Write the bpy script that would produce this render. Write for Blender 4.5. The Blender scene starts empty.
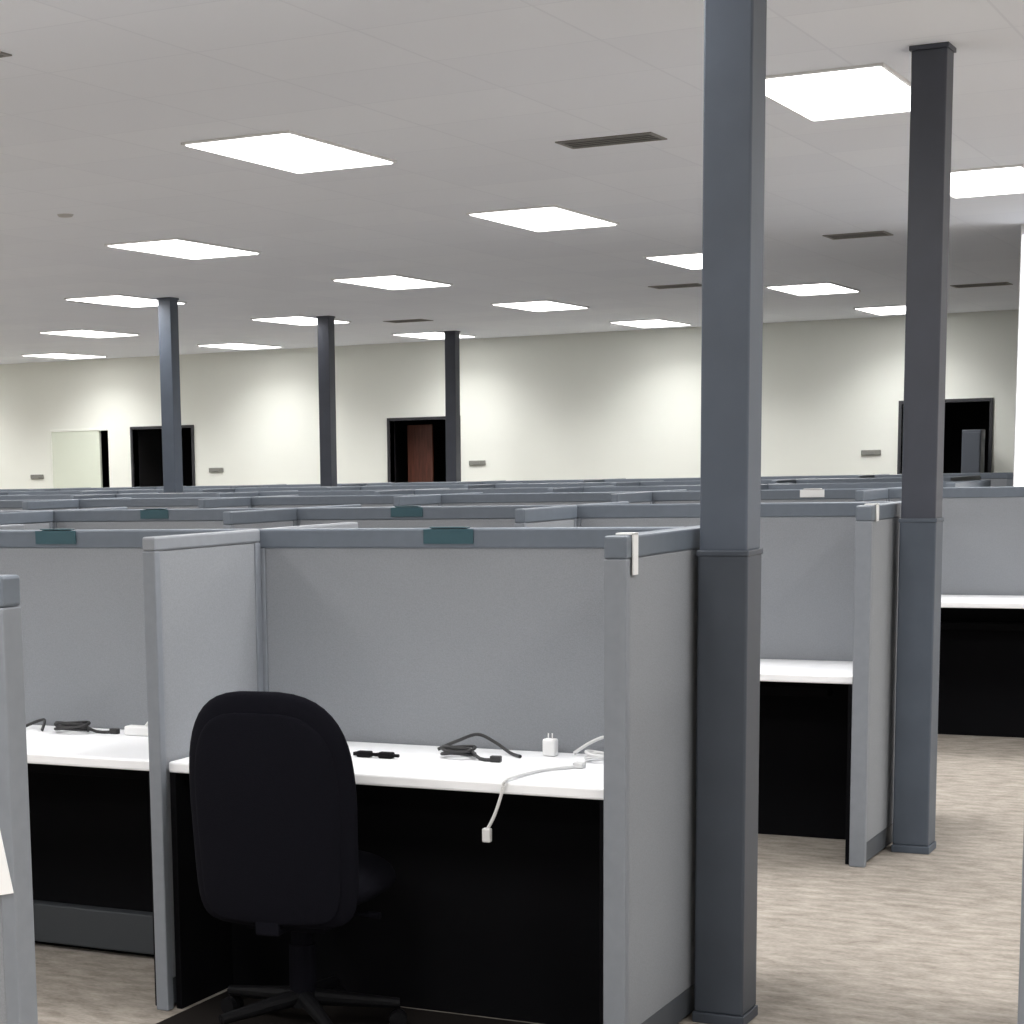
import bpy, bmesh, math, random
from mathutils import Matrix, Vector
random.seed(4)
S = bpy.context.scene
COL = S.collection
PI = math.pi
CAMH, CEIL, HP = 1.5676, 3.0931, 1.382

# ---------------------------------------------------------------- materials
def mat(name, col, rough=.6, metal=0., noise=0., nscale=40., bump=0., spec=.5, stretch=None, col2=None, detail=4):
    m = bpy.data.materials.new(name); m.use_nodes = True
    nt = m.node_tree; b = nt.nodes['Principled BSDF']
    b.inputs['Base Color'].default_value = (*col, 1)
    b.inputs['Roughness'].default_value = rough
    b.inputs['Metallic'].default_value = metal
    b.inputs['Specular IOR Level'].default_value = spec
    if noise or bump:
        tc = nt.nodes.new('ShaderNodeTexCoord'); mp = nt.nodes.new('ShaderNodeMapping')
        nt.links.new(tc.outputs['Object'], mp.inputs[0])
        if stretch: mp.inputs['Scale'].default_value = stretch
        n = nt.nodes.new('ShaderNodeTexNoise'); n.inputs['Scale'].default_value = nscale; n.inputs['Detail'].default_value = detail
        nt.links.new(mp.outputs[0], n.inputs['Vector'])
        if noise:
            r = nt.nodes.new('ShaderNodeValToRGB')
            c2 = col2 or tuple(c*(1-noise) for c in col)
            c1 = col if col2 else tuple(min(1, c*(1+noise)) for c in col)
            r.color_ramp.elements[0].color = (*c2, 1); r.color_ramp.elements[1].color = (*c1, 1)
            r.color_ramp.elements[0].position = .3; r.color_ramp.elements[1].position = .7
            nt.links.new(n.outputs['Fac'], r.inputs[0]); nt.links.new(r.outputs[0], b.inputs['Base Color'])
        if bump:
            bp = nt.nodes.new('ShaderNodeBump'); bp.inputs['Strength'].default_value = bump; bp.inputs['Distance'].default_value = .003
            nt.links.new(n.outputs['Fac'], bp.inputs['Height']); nt.links.new(bp.outputs[0], b.inputs['Normal'])
    return m

M = {}
M['fabric'] = mat('panel fabric', (.262,.274,.294), .95, noise=.07, nscale=260, bump=.25, spec=.1)
M['rail'] = mat('panel top rail paint', (.125,.147,.178), .45, noise=.04, nscale=30)
M['rail_l'] = mat('divider top rail paint', (.235,.25,.275), .5, noise=.04, nscale=30)
M['post'] = mat('panel post paint', (.20,.217,.245), .5, noise=.04, nscale=30)
M['kick'] = mat('panel kick plate', (.07,.078,.09), .6)
M['ledge'] = mat('dark grey ledge paint', (.035,.04,.046), .7)
M['laminate'] = mat('white laminate', (.90,.91,.93), .35, noise=.015, nscale=12)
M['black'] = mat('black under-desk shade board', (.004,.004,.005), .9, spec=.08)  # shade under the desks is put into this near-black colour
M['mat'] = mat('dark under-chair shadow', (.014,.012,.011), .9, spec=.08)  # shadow under the chair put into a dark colour
M['chairfab'] = mat('black chair fabric', (.006,.006,.009), .95, noise=.2, nscale=400, bump=.3, spec=.05)
M['plastic'] = mat('black plastic', (.005,.005,.006), .6, spec=.12)
M['chrome'] = mat('grey metal', (.35,.35,.36), .3, metal=1)
M['cable_b'] = mat('black rubber cable', (.015,.015,.016), .5)
M['cable_w'] = mat('white rubber cable', (.62,.62,.62), .45)
M['pil'] = mat('blue grey column paint', (.075,.092,.122), .45, noise=.08, nscale=6)
M['pil_lo'] = mat('dark column jacket', (.05,.06,.078), .5, noise=.1, nscale=6)
M['pil_lo2'] = mat('blue grey column jacket', (.07,.086,.112), .5, noise=.1, nscale=6)
M['pil_dk'] = mat('dark column paint', (.045,.05,.068), .45, noise=.08, nscale=6)
M['wall'] = mat('cream wall paint', (.83,.845,.785), .8, noise=.015, nscale=1.5)
M['wallw'] = mat('white wall paint', (.85,.85,.85), .7, noise=.01, nscale=2)
M['doorw'] = mat('pale green door paint', (.70,.745,.64), .5, noise=.01, nscale=3)
M['frame'] = mat('dark door frame paint', (.03,.03,.035), .5)
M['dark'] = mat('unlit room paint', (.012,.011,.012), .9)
M['wood'] = mat('brown wood', (.12,.04,.025), .5, noise=.3, nscale=8, stretch=(6,6,.6))
M['teal'] = mat('teal plastic', (.03,.08,.10), .4)
M['white'] = mat('white plastic', (.8,.8,.8), .4)
M['paper'] = mat('white paper', (.88,.88,.88), .8)
M['vent'] = mat('grey vent metal', (.22,.21,.20), .5)
M['ventin'] = mat('vent interior', (.05,.048,.045), .9)
M['detect'] = mat('grey detector plastic', (.5,.49,.48), .5)
M['tframe'] = mat('white light trim', (.8,.8,.8), .5)
M['switch'] = mat('grey wall plate', (.22,.22,.2), .5)
M['cab'] = mat('dark grey cabinet paint', (.07,.08,.1), .5)

def emit(name, s, col=(1,.985,.97,1)):
    m = bpy.data.materials.new(name); m.use_nodes = True
    b = m.node_tree.nodes['Principled BSDF']
    b.inputs['Base Color'].default_value = (.9,.9,.9,1)
    b.inputs['Emission Color'].default_value = col; b.inputs['Emission Strength'].default_value = s
    return m
M['glow'] = emit('lit acrylic diffuser', 6)
M['daylight'] = emit('bright daylit window glass', 1.3, (.95,.97,1,1))

# carpet: fine streaky tan loop pile
m = bpy.data.materials.new('beige carpet tile'); m.use_nodes = True; nt = m.node_tree; b = nt.nodes['Principled BSDF']
b.inputs['Roughness'].default_value = .95; b.inputs['Specular IOR Level'].default_value = .1
tc = nt.nodes.new('ShaderNodeTexCoord')
def noise_node(scale, st, det=5):
    mp = nt.nodes.new('ShaderNodeMapping'); mp.inputs['Scale'].default_value = st; mp.inputs['Rotation'].default_value = (0,0,.25)
    n = nt.nodes.new('ShaderNodeTexNoise'); n.inputs['Scale'].default_value = scale; n.inputs['Detail'].default_value = det
    nt.links.new(tc.outputs['Object'], mp.inputs[0]); nt.links.new(mp.outputs[0], n.inputs['Vector']); return n
n1 = noise_node(9, (1,2.4,1), 6); n2 = noise_node(60, (1,1.6,1), 3)
mx = nt.nodes.new('ShaderNodeMath'); mx.operation = 'MULTIPLY_ADD'; mx.inputs[1].default_value = .5
nt.links.new(n2.outputs['Fac'], mx.inputs[0]); nt.links.new(n1.outputs['Fac'], mx.inputs[2])
r = nt.nodes.new('ShaderNodeValToRGB'); r.color_ramp.elements[0].position = .5; r.color_ramp.elements[1].position = 1.0
r.color_ramp.elements[0].color = (.225,.20,.172,1); r.color_ramp.elements[1].color = (.425,.385,.34,1)
nt.links.new(mx.outputs[0], r.inputs[0]); nt.links.new(r.outputs[0], b.inputs['Base Color'])
bp_ = nt.nodes.new('ShaderNodeBump'); bp_.inputs['Strength'].default_value = .3; bp_.inputs['Distance'].default_value = .004
nt.links.new(n2.outputs['Fac'], bp_.inputs['Height']); nt.links.new(bp_.outputs[0], b.inputs['Normal'])
M['carpet'] = m

# ceiling tile
m = bpy.data.materials.new('acoustic ceiling tile'); m.use_nodes = True; nt = m.node_tree; b = nt.nodes['Principled BSDF']
b.inputs['Roughness'].default_value = .95; b.inputs['Specular IOR Level'].default_value = .1
tc = nt.nodes.new('ShaderNodeTexCoord')
br = nt.nodes.new('ShaderNodeTexBrick'); br.offset = 0; br.squash = 1
br.inputs['Scale'].default_value = 1; br.inputs['Brick Width'].default_value = .6666; br.inputs['Row Height'].default_value = .6587
br.inputs['Mortar Size'].default_value = .006; br.inputs['Mortar Smooth'].default_value = .3
br.inputs['Color1'].default_value = (.89,.92,.985,1); br.inputs['Color2'].default_value = (.86,.89,.96,1); br.inputs['Mortar'].default_value = (.82,.85,.92,1)
nt.links.new(tc.outputs['Object'], br.inputs['Vector']); nt.links.new(br.outputs['Color'], b.inputs['Base Color'])
M['tile'] = m

# ---------------------------------------------------------------- helpers
def box(bm, x0,x1,y0,y1,z0,z1, bev=0., seg=2):
    vs = [bm.verts.new((x,y,z)) for z in (z0,z1) for y in (y0,y1) for x in (x0,x1)]
    fs = [(0,2,3,1),(4,5,7,6),(0,1,5,4),(2,6,7,3),(0,4,6,2),(1,3,7,5)]
    ff = [bm.faces.new([vs[i] for i in f]) for f in fs]
    if bev:
        es = list({e for f in ff for e in f.edges})
        bmesh.ops.bevel(bm, geom=es, offset=bev, segments=seg, affect='EDGES', profile=.5)
def cyl(bm, p0, p1, r0, r1=None, n=20):
    r1 = r0 if r1 is None else r1
    p0, p1 = Vector(p0), Vector(p1); d = (p1-p0).normalized()
    a = d.orthogonal().normalized(); c = d.cross(a)
    A = [bm.verts.new(p0+r0*(math.cos(t)*a+math.sin(t)*c)) for t in [2*PI*k/n for k in range(n)]]
    B = [bm.verts.new(p1+r1*(math.cos(t)*a+math.sin(t)*c)) for t in [2*PI*k/n for k in range(n)]]
    for k in range(n): bm.faces.new((A[k],A[(k+1)%n],B[(k+1)%n],B[k]))
    bm.faces.new(A[::-1]); bm.faces.new(B)
def tube(bm, pts, r, n=8):
    pts = [Vector(p) for p in pts]; rings = []
    ref = Vector((0.13,.21,.97)).normalized()
    for i,p in enumerate(pts):
        d = (pts[min(i+1,len(pts)-1)]-pts[max(i-1,0)]).normalized()
        a = d.cross(ref)
        if a.length < 1e-3: a = d.cross(Vector((1,0,0)))
        a.normalize(); c = d.cross(a)
        rings.append([bm.verts.new(p+r*(math.cos(2*PI*k/n)*a+math.sin(2*PI*k/n)*c)) for k in range(n)])
    for A,B in zip(rings, rings[1:]):
        for k in range(n): bm.faces.new((A[k],A[(k+1)%n],B[(k+1)%n],B[k]))
    bm.faces.new(rings[0][::-1]); bm.faces.new(rings[-1])
def smooth_pts(P, sub=8):
    P = [Vector(p) for p in P]; out = []
    for i in range(len(P)-1):
        a,b_,c,d = P[max(i-1,0)],P[i],P[i+1],P[min(i+2,len(P)-1)]
        for k in range(sub):
            t = k/sub
            out.append(.5*((2*b_)+(c-a)*t+(2*a-5*b_+4*c-d)*t*t+(3*b_-a-3*c+d)*t**3))
    out.append(P[-1]); return out
def obj(name, bm, m, parent=None, smooth=False, loc=None):
    bmesh.ops.recalc_face_normals(bm, faces=bm.faces[:])
    me = bpy.data.meshes.new(name); bm.to_mesh(me); bm.free()
    me.materials.append(M[m])
    if smooth:
        for p in me.polygons: p.use_smooth = True
    o = bpy.data.objects.new(name, me); COL.objects.link(o)
    if parent: o.parent = parent
    if loc: o.location = loc
    return o
def mk(f, *a, **k):
    bm = bmesh.new(); f(bm, *a, **k); return bm
def bxo(name, dims, m, parent=None, bev=0.): return obj(name, mk(box, *dims, bev=bev), m, parent)
def tag(o, label, cat, group=None):
    o['label'] = label; o['category'] = cat
    if group: o['group'] = group
    return o
def thing(name, label, cat, loc=(0,0,0), rz=0, group=None):
    o = bpy.data.objects.new(name, None); COL.objects.link(o); o.empty_display_size = .1
    o.location = loc; o.rotation_euler = (0,0,rz); return tag(o, label, cat, group)
def dup(root, loc, rz, label, group=None):
    r = root.copy(); COL.objects.link(r); r.location = loc; r.rotation_euler = (0,0,rz); r['label'] = label
    if group: r['group'] = group
    elif 'group' in r: del r['group']
    for ch in list(root.children):
        c = ch.copy(); COL.objects.link(c); c.parent = r
        for g in list(ch.children):
            d = g.copy(); COL.objects.link(d); d.parent = c
    return r
def struct(name, bm, m):
    o = obj(name, bm, m); o['kind'] = 'structure'; return o

# ---------------------------------------------------------------- room shell
UL, UR, W0, WB = -21., 7.2, -5., 23.15
struct('floor', mk(box, UL-.1,UR+.1,W0-.1,WB+3.1,-.1,0), 'carpet')
struct('ceiling', mk(box, UL-.1,UR+.1,W0-.1,WB+3.1,CEIL,CEIL+.1), 'tile')
DW, DH = .94, 2.13
doors = [(-16.56,1),(-15.21,2),(-11.32,3),(-4.97,4)]
bm = bmesh.new(); x = UL
for u,_ in doors:
    box(bm, x,u,WB,WB+.12,0,CEIL); box(bm, u,u+DW,WB,WB+.12,DH,CEIL); x = u+DW
box(bm, x,UR,WB,WB+.12,0,CEIL)
struct('wall_back', bm, 'wall')
struct('wall_left', mk(box, UL-.12,UL,W0,WB,0,CEIL), 'wall')
struct('wall_front', mk(box, UL,UR,W0-.12,W0,0,CEIL), 'wall')
struct('wall_right', mk(box, UR,UR+.12,W0,WB,0,CEIL), 'wall')
WS = -2.375
struct('wall_side', mk(box, WS,UR,14.6,14.75,0,CEIL), 'wallw')
wf = struct('window_1', mk(box, WS+.01,-1.2,14.57,14.599,1.0,3.06), 'wallw')
obj('window_pane', mk(box, WS+.015,-1.24,14.56,14.569,1.04,3.02), 'daylight', wf)
for u,k in doors:
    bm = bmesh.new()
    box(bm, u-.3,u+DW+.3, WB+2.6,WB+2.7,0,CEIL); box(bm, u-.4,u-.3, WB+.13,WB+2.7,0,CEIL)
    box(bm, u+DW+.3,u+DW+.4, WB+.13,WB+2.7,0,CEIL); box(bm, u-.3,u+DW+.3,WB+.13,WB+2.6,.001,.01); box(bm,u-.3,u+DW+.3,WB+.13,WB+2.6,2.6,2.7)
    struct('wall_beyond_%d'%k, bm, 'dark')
    bm = bmesh.new(); e = .035
    if k == 1: box(bm,u-.03,u,WB-.015,WB+.03,0,DH+.03,.003); box(bm,u,u+DW,WB-.015,WB+.03,DH,DH+.03,.003)
    else: box(bm,u-e,u,WB-.02,WB+.14,0,DH+e); box(bm,u+DW,u+DW+e,WB-.02,WB+.14,0,DH+e); box(bm,u,u+DW,WB-.02,WB+.14,DH,DH+e)
    f = struct('door_%d'%k, bm, 'frame' if k != 1 else 'wall')
    if k == 1:
        bm = bmesh.new(); box(bm, u+.0,u+DW-.14,WB-.005,WB+.04,.01,DH,.002); obj('door_leaf', bm, 'doorw', f)
        obj('door_handle', mk(cyl,(u+DW-.24,WB+.0,1.0),(u+DW-.24,WB-.07,1.0),.02), 'chrome', f)
    if k == 3:
        bm = bmesh.new(); box(bm, u+.05,u+.40,WB+.4,WB+.44,.01,DH-.05,.004); obj('door_leaf', bm, 'wood', f)
bm = bmesh.new(); x = UL
for u,_ in doors: box(bm, x,u-.05,WB-.015,WB,0,.1); x = u+DW+.05
box(bm, x,UR,WB-.015,WB,0,.1); struct('baseboard_back', bm, 'kick')

# ---------------------------------------------------------------- ceiling lights
GU, GW, OU, OW = 2.6664, 3.2937, -4.8386, 8.8595
X, Y, t = .29, .565, .015
def newlamp(name, e, spread):
    lamp = bpy.data.lights.new(name, 'AREA'); lamp.shape = 'RECTANGLE'; lamp.size = 2*(X-t); lamp.size_y = 2*(Y-t)
    lamp.energy = e; lamp.spread = math.radians(spread); lamp.color = (1,.992,.98); return lamp
lamp = newlamp('troffer lamp', 36, 160); lamp2 = newlamp('dimmed back row troffer lamp', 25, 130)  # second lamp, for the back row, dimmed and narrowed to soften wall hot spots
def light_proto():
    lt = thing('ceiling_light', '', 'ceiling light', (0,0,0))
    bm = bmesh.new()
    box(bm,-X,X,-Y,-Y+t,-.012,-.0005); box(bm,-X,X,Y-t,Y,-.012,-.0005); box(bm,-X,-X+t,-Y+t,Y-t,-.012,-.0005); box(bm,X-t,X,-Y+t,Y-t,-.012,-.0005)
    obj('trim_frame', bm, 'tframe', lt)
    bm = bmesh.new(); box(bm,-X+t,X-t,-Y+t,Y-t,-.018,-.001,.006); obj('diffuser', bm, 'glow', lt)
    lo = bpy.data.objects.new('lamp', lamp); COL.objects.link(lo); lo.parent = lt; lo.location = (0,0,-.021)
    return lt
lt = light_proto()
names = {(1,0):'large bright panel light between the two nearest columns',(0,0):'bright panel light nearest the camera on the left half of the ceiling',
 (1,1):'bright panel light at the right edge beyond the second column',(0,1):'panel light just left of the nearest column, below the slot vent',
 (-1,1):'panel light at the left, behind the nearest left panel light',(0,2):'panel light half hidden behind the nearest column',
 (-1,2):'panel light above the cream wall left of centre, third in its line',(0,3):'small panel light seen between the two nearest columns',
 (0,4):'small panel light touching the second column on its left',(-1,3):'panel light at centre above the wall, near the middle of the ceiling',
 (-1,4):'panel light closest to the wall, just left of the nearest column',(-2,2):'panel light touching the top of the leftmost far column',
 (-2,3):'panel light touching the top of the middle far column',(-2,4):'panel light touching the top of the right far column',
 (-3,3):'small panel light at far left, second from the wall',(-3,4):'small panel light between leftmost and middle far columns',(-4,4):'smallest panel light at far left next to the wall'}
first = True
for j in range(-3,5):
    for i in range(-5,5):
        u, w = OU+i*GU, OW+j*GW
        if w < W0+1 or u < UL+.6 or u > UR-.5: continue
        if u > -2.5 and w > 14.0: continue
        if j < 2 and i < -4: continue
        lab = names.get((i,j)); g = None
        if lab is None: lab = 'unseen panel light added outside the view to even the lighting'; g = 'added panel lights outside the view'  # unseen lights added to even the lighting and brighten right-facing screens
        if first:
            lt.location = (u,w,CEIL); lt['label'] = lab; first = False
            if g: lt['group'] = g
        else:
            d = dup(lt, (u,w,CEIL), 0, lab, g)
            if j == 4:
                for c in d.children:
                    if c.type == 'LIGHT': c.data = lamp2

def vent(u, w, L, D, label, rz=0):
    t = thing('ceiling_vent', label, 'vent', (u,w,CEIL), rz)
    a, d = L/2, D/2; bm = bmesh.new()
    box(bm,-a,a,-d,-d+.02,-.006,-.0005); box(bm,-a,a,d-.02,d,-.006,-.0005); box(bm,-a,-a+.02,-d+.02,d-.02,-.006,-.0005); box(bm,a-.02,a,-d+.02,d-.02,-.006,-.0005)
    obj('frame', bm, 'vent', t)
    bxo('backing', (-a+.02,a-.02,-d+.02,d-.02,-.003,-.001), 'ventin', t)
    bm = bmesh.new(); n = 4
    for k in range(n):
        y = -d+.02+(k+.5)*(D-.04)/n; box(bm,-a+.02,a-.02,y-.006,y+.006,-.006,-.003)
    obj('louvre', bm, 'vent', t)
vent(-3.43,9.47,.48,.24,'dark slot vent above the panel light left of the nearest column')
vent(-3.44,14.5,.42,.3,'dark vent between the two nearest columns')
vent(-5.75,17.6,.45,.3,'small dark vent touching the left side of the nearest column')
vent(-9.4,19.7,.45,.3,'small dark vent between middle and right far columns')
vent(-3.5,19.5,.5,.3,'small dark vent near the wall at far right')
vent(-4.76,6.14,.38,.18,'dark vent cut off at the upper left edge')
vent(-10.35,15.3,.5,.3,'small dark vent beside the top of the leftmost far column')
bm = mk(cyl,(0,0,0),(0,0,-.012),.05,.04,24); tag(obj('smoke_detector', bm, 'detect', loc=(-7.1,10.15,CEIL)),'small grey smoke detector on the ceiling at upper left','smoke detector')

# ---------------------------------------------------------------- columns
def column(u, w, label, up, lo, collar=1.318, group=None):
    t = thing('support_column', label, 'column', (u,w,0), 0, group)
    a, b2 = .066, .0695
    bxo('shaft', (-a,a,-a,a,collar,CEIL-.015), up, t, .006)
    bxo('lower_jacket', (-b2,b2,-b2,b2,.03,collar-.008), lo, t, .006)
    bxo('collar', (-b2-.003,b2+.003,-b2-.003,b2+.003,collar-.012,collar+.004), lo, t, .003)
    bxo('base_plate', (-b2-.004,b2+.004,-b2-.004,b2+.004,0,.03), lo, t, .003)
    bxo('cap_plate', (-a-.007,a+.007,-a-.007,a+.007,CEIL-.018,CEIL-.0005), up, t, .002)
column(-1.612,5.40,'tall blue grey steel column nearest the camera, running off the top','pil','pil_lo')
column(-1.655,8.10,'dark grey steel column beside the narrow aisle, second nearest','pil_dk','pil_lo2')
column(-9.78,15.52,'far grey column in front of the leftmost dark doorway','pil','pil_lo')
column(-9.76,18.5,'thin far column standing between the two left dark doorways','pil_dk','pil_lo')
column(-9.75,21.6,'thin far column at the right side of the middle dark doorway','pil_dk','pil_lo')

# ---------------------------------------------------------------- cubicle screens (local x = length, origin base centre)
TH, TD, TF = .06, .042, .044
cache = {}
def panel(loc, rz, L, label, group=None, th=TH):
    key = (round(L,3), th)
    if key in cache: return dup(cache[key], loc, rz, label, group)
    t = thing('cubicle_screen', label, 'cubicle screen', loc, rz, group)
    a = L/2; h = th/2; p = .032; q = .040 if th == TD else .058
    bxo('fabric_face', (-a+p,a-p,-h+.004,h-.004,.09,HP-q), 'fabric', t, .004)
    bxo('top_rail', (-a,a,-h,h,HP-q,HP), 'rail_l' if th == TD else 'rail', t, .006)
    for s in (-1,1):
        x0, x1 = (-a,-a+p) if s < 0 else (a-p,a)
        bxo('end_post', (x0,x1,-h,h,.0,HP-q), 'post', t, .004)
    bxo('kick_plate', (-a+p,a-p,-h+.006,h-.006,.012,.09), 'kick', t, .002)
    cache[key] = t
    return t
D = .64; CW = 1.39
rowname = {0:'nearest full row',1:'second row',2:'third row',3:'fourth row',4:'fifth row',5:'last row by the far wall'}
def row(idx, front, uend, n):
    sp = front+D; nm = rowname[idx]
    g = 'cubicle screens in the %s'%nm
    if idx == 0: lab = 'full height grey end screen beside the nearest column, white clip at its corner'
    elif idx == 1: lab = 'grey end screen whose edge stands left of the second column'
    else: lab = 'grey end screen closing the %s'%nm
    L = 2*D-(.19 if idx == 0 else 0)
    panel((uend, front+L/2, 0), PI/2, L, lab)
    for k in range(n):
        ua = uend-k*CW-(TH/2 if k == 0 else 0); ub = uend-(k+1)*CW
        L = ua-ub
        if idx == 0: lab = ['grey back screen behind the desk with the black chair','grey back screen of the left cubicle behind its white desk','grey back screen of the row hidden behind the near left screen','grey back screen at hidden left end'][min(k,3)]; gg = None
        elif idx == 1 and k == 0: lab = 'grey back screen above the small white desk between the two near columns'; gg = None
        elif idx == 2 and k == 0: lab = 'grey back screen above the white desk at the right edge'; gg = None
        else: lab = 'grey back screen in the %s, only its top rail showing'%nm; gg = g
        panel(((ua+ub)/2, sp, 0), 0, L-.002, lab, gg)
        for s in (-1,1):
            wv = sp+s*(TH/2+ (D-TH/2)/2)
            if idx == 0 and s == -1: lab = ['grey divider screen between the chair cubicle and the left cubicle','grey divider screen at hidden left side of left cubicle','grey divider screen hidden at left end of nearest row','grey divider'][min(k,3)]; gg = None
            elif idx == 0 and s == 1 and k == 0: lab = 'grey divider screen running back behind the chair cubicle, top only showing'; gg = None
            else: lab = 'grey divider screen in the %s, only its top edge showing'%nm; gg = g+' (dividers)'
            panel((ub, wv, 0), PI/2, D-TH/2-.002, lab, gg, TD if idx == 0 else TF)
row(0, 4.803, -1.728, 3)
row(1, 7.671, -1.78, 5)
row(2, 11.05, -1.2, 6)
row(3, 13.6, -2.6, 7)
row(4, 16.6, -3.2, 8)
row(5, 19.5, -3.2, 9)
panel((-2.25-.695, 3.00, 0), 0, 1.39, 'near grey screen cut off at the left edge, with paper on it')
panel((-.705, 5.3, 0), PI/2, 1.0, 'grey screen edge just entering at the lower right edge')

# ---------------------------------------------------------------- desks
WD = CW-TH/2-TD/2-.006
def desk(uc, front, label, md=None, top=.735, ledge=False):
    loc = (uc, front+.035, 0)
    t = thing('desk', label, 'desk', loc); a = WD/2; dp = D-TH/2-.035-.004; ud = top-.0325
    md = md or dp-.06
    bxo('worktop', (-a,a,0,dp,top-.032,top), 'laminate', t, .006)
    for s in (-1,1):
        x0 = -a+.001 if s < 0 else a-.021
        bxo('side_shade_panel', (x0,x0+.02,.004,dp-.03,0,ud), 'black', t, .002)  # black side boards added to darken the space under the desk
    bxo('modesty_shade_panel', (-a+.022,a-.022,md,md+.02,.0,ud), 'black', t, .002)  # black panel added to fill in the shade under the desk
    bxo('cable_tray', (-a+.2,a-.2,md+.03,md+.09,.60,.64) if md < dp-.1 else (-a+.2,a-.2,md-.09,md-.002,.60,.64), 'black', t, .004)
    if ledge: bxo('lower_ledge', (-a+.022,a-.022,md-.05,md-.0005,.02,.15), 'ledge', t, .005)
    return t
c0 = (-1.728-TH/2-.003)-WD/2
desk(c0, 4.803, 'white desk with the black office chair pushed in front', .295)  # black panel set forward to fill in the shade under this desk
desk(-3.118-CW/2, 4.803, 'white desk in the left cubicle, black cable coil on it', ledge=True)
desk((-1.78-TH/2-.003)-WD/2, 7.671, 'small white desk seen between the two nearest columns')
desk((-1.2-TH/2-.003)-WD/2, 11.05, 'white desk at the right edge beyond the second column', top=.785)

# ---------------------------------------------------------------- under-chair shadow sheet and office chair
bm = bmesh.new(); box(bm,-3.05,-1.80,4.36,5.11,.0005,.006,.002)  # dark sheet added in place of the shadow under the chair
tag(obj('chair_shadow_sheet', bm, 'mat'), 'dark sheet standing in for the shadow beneath the black office chair', 'mat')  # this mat is an added stand-in for the chair's shadow
def office_chair(loc, rz):
    t = thing('office_chair', 'black fabric office chair with rounded back pushed up to the desk', 'chair', loc, rz)
    def pillow(hw, hh, th, nt_, nb, curve, N=28, K=22, taper=.05):
        bm = bmesh.new(); F = []; B = []
        for i in range(N+1):
            v = -1+2*i/N; v = math.sin(v*PI/2); nn = nt_ if v > 0 else nb
            wd = hw*max(0,(1-abs(v)**nn))**(1/nn)
            wd *= 1-taper*(v<0)*abs(v)
            fr, br_ = [], []
            for k in range(K+1):
                s = math.sin((-1+2*k/K)*PI/2)
                th_ = th*(max(0,1-abs(s)**3.5)**.5)*(max(0,1-abs(v)**5)**.5)
                x = s*wd; y0 = curve*(s*s)*(wd/hw)**2
                fr.append(bm.verts.new((x, y0+th_*.6, v*hh))); br_.append(bm.verts.new((x, y0-th_*.4, v*hh)))
            F.append(fr); B.append(br_)
        for i in range(N):
            for k in range(K):
                bm.faces.new((F[i][k],F[i][k+1],F[i+1][k+1],F[i+1][k])); bm.faces.new((B[i][k],B[i+1][k],B[i+1][k+1],B[i][k+1]))
        bmesh.ops.remove_doubles(bm, verts=bm.verts[:], dist=.0004)
        return bm
    bk = pillow(.243,.325,.085,2.9,8,.05,taper=.03)
    bmesh.ops.rotate(bk, verts=bk.verts[:], cent=(0,0,0), matrix=Matrix.Rotation(math.radians(5),3,'X'))
    bmesh.ops.translate(bk, verts=bk.verts[:], vec=(0,-.235,.665))
    obj('backrest', bk, 'chairfab', t, True)
    sh = pillow(.21,.29,.03,3.2,8,.045)
    bmesh.ops.rotate(sh, verts=sh.verts[:], cent=(0,0,0), matrix=Matrix.Rotation(math.radians(5),3,'X'))
    bmesh.ops.translate(sh, verts=sh.verts[:], vec=(0,-.266,.645)); obj('back_shell', sh, 'chairfab', t, True)
    st = pillow(.25,.23,.12,4,3,.0)
    bmesh.ops.rotate(st, verts=st.verts[:], cent=(0,0,0), matrix=Matrix.Rotation(math.radians(90),3,'X'))
    bmesh.ops.translate(st, verts=st.verts[:], vec=(0,.02,.425)); obj('seat', st, 'chairfab', t, True)
    bm = bmesh.new(); box(bm,-.035,.035,-.23,-.02,.325,.345,.006); box(bm,-.035,.035,-.245,-.225,.325,.42,.006); obj('back_bracket', bm, 'chairfab', t)
    bm = bmesh.new(); box(bm,-.12,.12,-.12,.12,.31,.37,.008); cyl(bm,(.09,.0,.345),(.20,.0,.345),.006); cyl(bm,(.20,0,.345),(.235,0,.345),.010); obj('tilt_mechanism', bm, 'chairfab', t)
    bm = bmesh.new(); cyl(bm,(0,0,.11),(0,0,.25),.038); cyl(bm,(0,0,.25),(0,0,.33),.030); obj('gas_lift', bm, 'chairfab', t)
    bm = bmesh.new(); cyl(bm,(0,0,.075),(0,0,.125),.05,.035)
    for k in range(5):
        a = 2*PI*k/5+.35
        cyl(bm,(0,0,.10),(.27*math.cos(a),.27*math.sin(a),.075),.026,.015,12)
    base = obj('star_base', bm, 'plastic', t)
    for k in range(5):
        a = 2*PI*k/5+.35; c, s = math.cos(a), math.sin(a); p = Vector((.265*c,.265*s,.006)); q = Vector((-s,c,0))
        bm = bmesh.new()
        for sg in (-1,1):
            cyl(bm, p+Vector((0,0,.026))+q*sg*.006, p+Vector((0,0,.026))+q*sg*.024, .026, .024, 20)
        cyl(bm, p+Vector((0,0,.03)), p+Vector((0,0,.072)), .007)
        obj('caster', bm, 'plastic', base)
    return t
office_chair((-2.643,4.80,0), math.radians(6))

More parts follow.
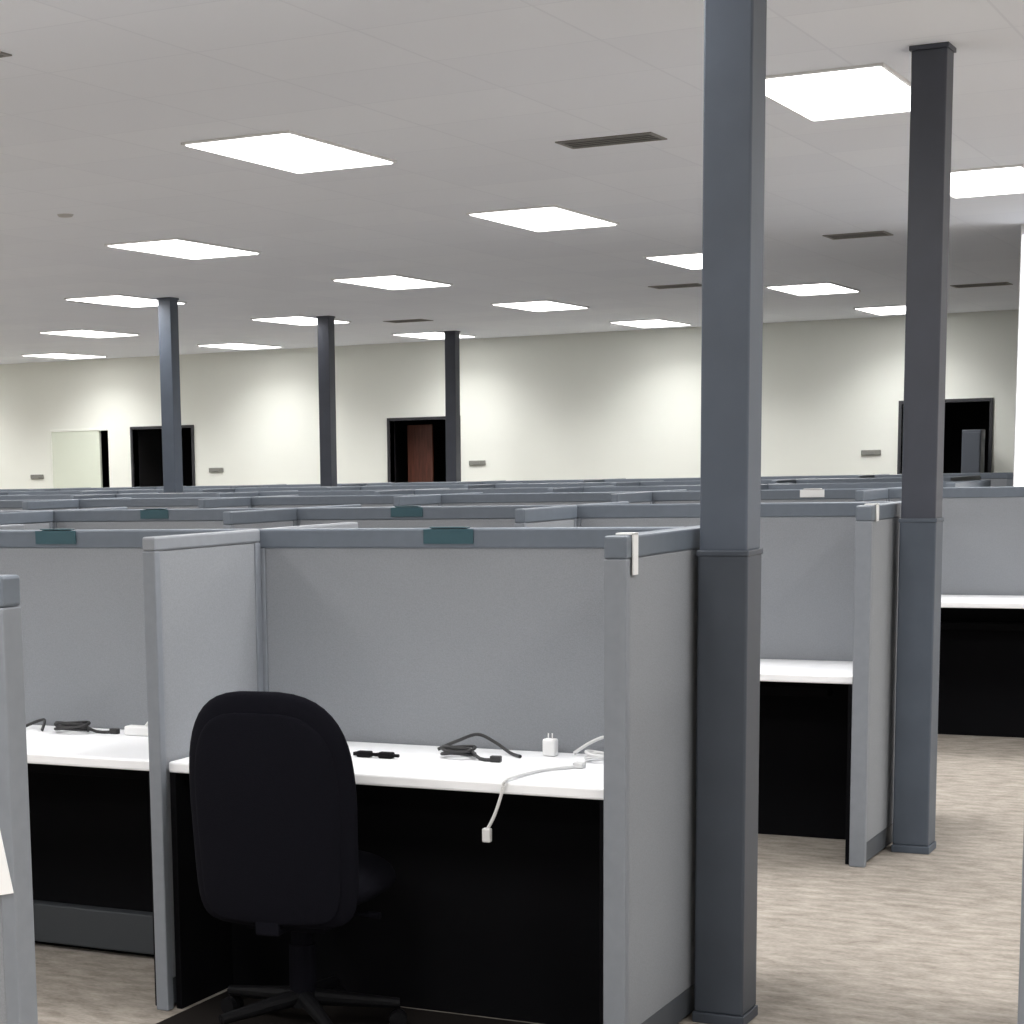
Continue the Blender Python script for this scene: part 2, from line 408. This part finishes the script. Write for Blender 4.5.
# ---------------------------------------------------------------- things on desks
ZT = .7355
def coil(name, label, u, w, r, turns, m, tail, rad=.004):
    pts = []; n = int(turns*20)
    for k in range(n):
        a = 2*PI*k/20; rr = r*(1+.12*math.sin(a*.37+1)); pts.append((u+rr*math.cos(a), w+rr*.7*math.sin(a), ZT+rad+.004+.006*(k/20)+.004*math.sin(a*1.7)))
    for q in tail: pts.append((pts[n-1][0]+q[0], pts[n-1][1]+q[1], max(ZT+rad+.0005, q[2]+ZT)))
    bm = bmesh.new(); tube(bm, smooth_pts(pts,3), rad, 8)
    e = Vector(pts[-1]); box(bm, e.x-.012,e.x+.02,e.y-.009,e.y+.009,ZT+.0005,ZT+.018,.003)
    return tag(obj(name, bm, m, smooth=False), label, 'cable')
coil('cable', 'coiled black cable on the desk behind the chair, right side', -2.34, 5.2, .045, 4, 'cable_b', [(.04,-.02,.006),(.09,-.03,.006)],.005)
coil('cable', 'coiled black cable on the left cubicle desk', -3.74, 5.28, .055, 4, 'cable_b', [(.04,.02,.006),(.1,.03,.006)],.005)
coil('cable', 'thin grey white cable looped at the right end of the chair cubicle desk', -1.93, 5.27, .045, 3, 'cable_w', [(.04,-.03,.005),(.08,-.03,.005)], .0045)
def strand(label, P, m, rad):
    P = [(a,b_,ZT+c) for a,b_,c in P]
    bm = bmesh.new(); tube(bm, smooth_pts(P,8), rad, 8); return tag(obj('cable', bm, m), label, 'cable')
strand('short black cable curling up beside the coiled cable in the chair cubicle', [(-2.45,5.30,.006),(-2.40,5.335,.03),(-2.34,5.34,.05),(-2.28,5.33,.03),(-2.22,5.30,.006),(-2.17,5.25,.006)], 'cable_b', .005)
strand('pale cable arching up against the back screen near the white adapter', [(-2.05,5.36,.006),(-2.0,5.375,.04),(-1.95,5.38,.055),(-1.89,5.38,.03),(-1.84,5.36,.006)], 'cable_w', .005)
strand('pale cable rising at the right end of the left cubicle desk', [(-3.40,5.22,.006),(-3.36,5.25,.02),(-3.31,5.29,.05),(-3.26,5.32,.075),(-3.24,5.33,.06),(-3.22,5.33,.006)], 'cable_w', .006)
strand('short black cable left of the coil on the left cubicle desk', [(-3.95,5.30,.006),(-3.91,5.33,.025),(-3.87,5.31,.03),(-3.845,5.26,.006)], 'cable_b', .005)
for (u, w, l) in ((-2.60,5.12,'small black cable connector nearest the chair back'),(-2.53,5.12,'small black cable connector between chair and coiled cable')):
    bm = bmesh.new(); box(bm,-.022,.022,-.012,.012,.0,.018,.004); cyl(bm,(.02,0,.009),(.04,0,.009),.005); box(bm,-.034,-.02,-.008,.008,.004,.014,.001)
    tag(obj('cable_connector', bm, 'plastic', loc=(u,w,ZT)), l, 'connector')
bm = bmesh.new(); box(bm,-.02,.02,-.016,.016,0,.05,.006); cyl(bm,(-.006,0,.049),(-.006,0,.065),.002); cyl(bm,(.006,0,.049),(.006,0,.065),.002)
tag(obj('power_adapter', bm, 'white', loc=(-2.11,5.33,ZT)), 'white plug adapter standing upright against the back screen', 'adapter')
bm = bmesh.new(); box(bm,-.05,.05,-.02,.02,0,.03,.005); cyl(bm,(.02,0,.03),(.05,.01,.07),.004)
tag(obj('power_adapter', bm, 'white', loc=(-3.49,5.30,ZT)), 'white adapter at the right end of the left cubicle desk', 'adapter')
y0 = 4.803+.035
pts = smooth_pts([(-1.95,5.14,ZT+.005),(-2.01,5.05,ZT+.005),(-2.035,4.95,ZT+.005),(-2.04,y0+.002,ZT+.006),(-2.043,y0-.014,ZT-.01),(-2.048,y0-.017,.70),(-2.065,y0-.019,.65),(-2.085,y0-.021,.61)],8)
bm = bmesh.new(); tube(bm, pts, .0045, 8); box(bm,-2.098,-2.075,y0-.031,y0-.011,.575,.613,.004); box(bm,-1.965,-1.935,5.125,5.155,ZT+.0005,ZT+.016,.003)
tag(obj('cable', bm, 'cable_w'), 'white cable with a plug hanging over the desk front edge', 'cable')

def plate(u, w, label, m='teal', W=.16):
    t = thing('name_plate', label, 'name plate', (u,w,0))
    bxo('plate', (-W/2,W/2,-.006,-.001,HP-.045,HP-.002), m, t, .001)
    bxo('hook', (-W/2+.02,W/2-.02,-.006,.022,HP+.0005,HP+.004), m, t, .001)
plate(-2.46, 4.803+D-TH/2, 'teal name plate clipped on the rail behind the black chair')
plate(-3.87, 4.803+D-TH/2, 'teal name plate on the rail of the left cubicle')
plate(-5.33, 7.671+D-TH/2, 'small teal name plate at left on the second row rail')
plate(-3.97, 7.671+D-TH/2, 'small teal name plate at centre on the second row rail')
plate(-3.0, 11.05+D-TH/2, 'small white name plate on the third row rail between near columns', 'white', .14)
def clip(u, w, label, hgt=.10, m='white'):
    t = thing('panel_clip', label, 'clip', (u,w,0)); x = TH/2
    bxo('strip', (x+.001,x+.006,-.018,.018,HP-hgt,HP+.005), m, t, .001)
    bxo('hook', (-.012,x+.006,-.018,.018,HP+.0006,HP+.006), m, t, .001)
clip(-1.728, 4.86, 'white clip hooked over the end screen corner left of nearest column')
clip(-1.78, 7.75, 'pale clip over the end screen left of the second column', .06)
bm = bmesh.new(); box(bm,-.10,.10,-.0015,0,-.14,.14)
bmesh.ops.rotate(bm, verts=bm.verts[:], cent=(0,0,0), matrix=Matrix.Rotation(math.radians(-12),3,'Y'))
tag(obj('paper_sheet', bm, 'paper', loc=(-2.378,2.9695,.905)), 'white paper sheet on the screen at the left edge', 'paper')

for (u,z,l) in ((-16.83,1.52,'grey wall plate left of the pale door'),(-13.9,1.56,'grey wall plate right of the leftmost dark doorway'),(-10.12,1.58,'grey wall plate right of the middle dark doorway'),(-5.3,1.60,'grey wall plate left of the second column')):
    bm = bmesh.new(); box(bm,-.11,.11,-.02,0,-.03,.03,.006); box(bm,-.04,.04,-.026,-.019,-.018,.018,.003)
    tag(obj('wall_plate', bm, 'switch', loc=(u,WB-.001,z)), l, 'wall plate')
t = thing('storage_cabinet','narrow dark grey cabinet in front of the right hand doorway','cabinet',(-4.13,WB-.35,0))
bxo('body',(-.1,.1,-.12,.12,0,1.82),'cab',t,.006); bxo('door',(-.09,.09,-.135,-.121,.05,1.79),'cab',t,.003); bxo('handle',(.05,.065,-.15,-.136,.95,1.1),'chrome',t,.002)

# ---------------------------------------------------------------- world, camera
w = bpy.data.worlds.new('world'); w.use_nodes = True; S.world = w
w.node_tree.nodes['Background'].inputs[0].default_value = (.6,.65,.7,1); w.node_tree.nodes['Background'].inputs[1].default_value = .3
f,pit,rol,yaw,sx,sy = 2003.8,.14441,-.021294,.50654,-220.01,247.37
fwd = Vector((-math.sin(yaw)*math.cos(pit), math.cos(yaw)*math.cos(pit), -math.sin(pit)))
r0 = Vector((math.cos(yaw), math.sin(yaw), 0)); u0 = r0.cross(fwd)
rr = r0*math.cos(rol)+u0*math.sin(rol); uu = -r0*math.sin(rol)+u0*math.cos(rol)
cd = bpy.data.cameras.new('camera'); co = bpy.data.objects.new('camera', cd); COL.objects.link(co)
mw = Matrix((rr,uu,-fwd)).transposed().to_4x4(); mw.translation = Vector((0,0,CAMH)); co.matrix_world = mw
cd.sensor_width = 36; cd.lens = f*36/1024; cd.shift_x = -sx/1024; cd.shift_y = sy/1024; cd.clip_end = 100
S.camera = co
S.view_settings.view_transform = 'Standard'
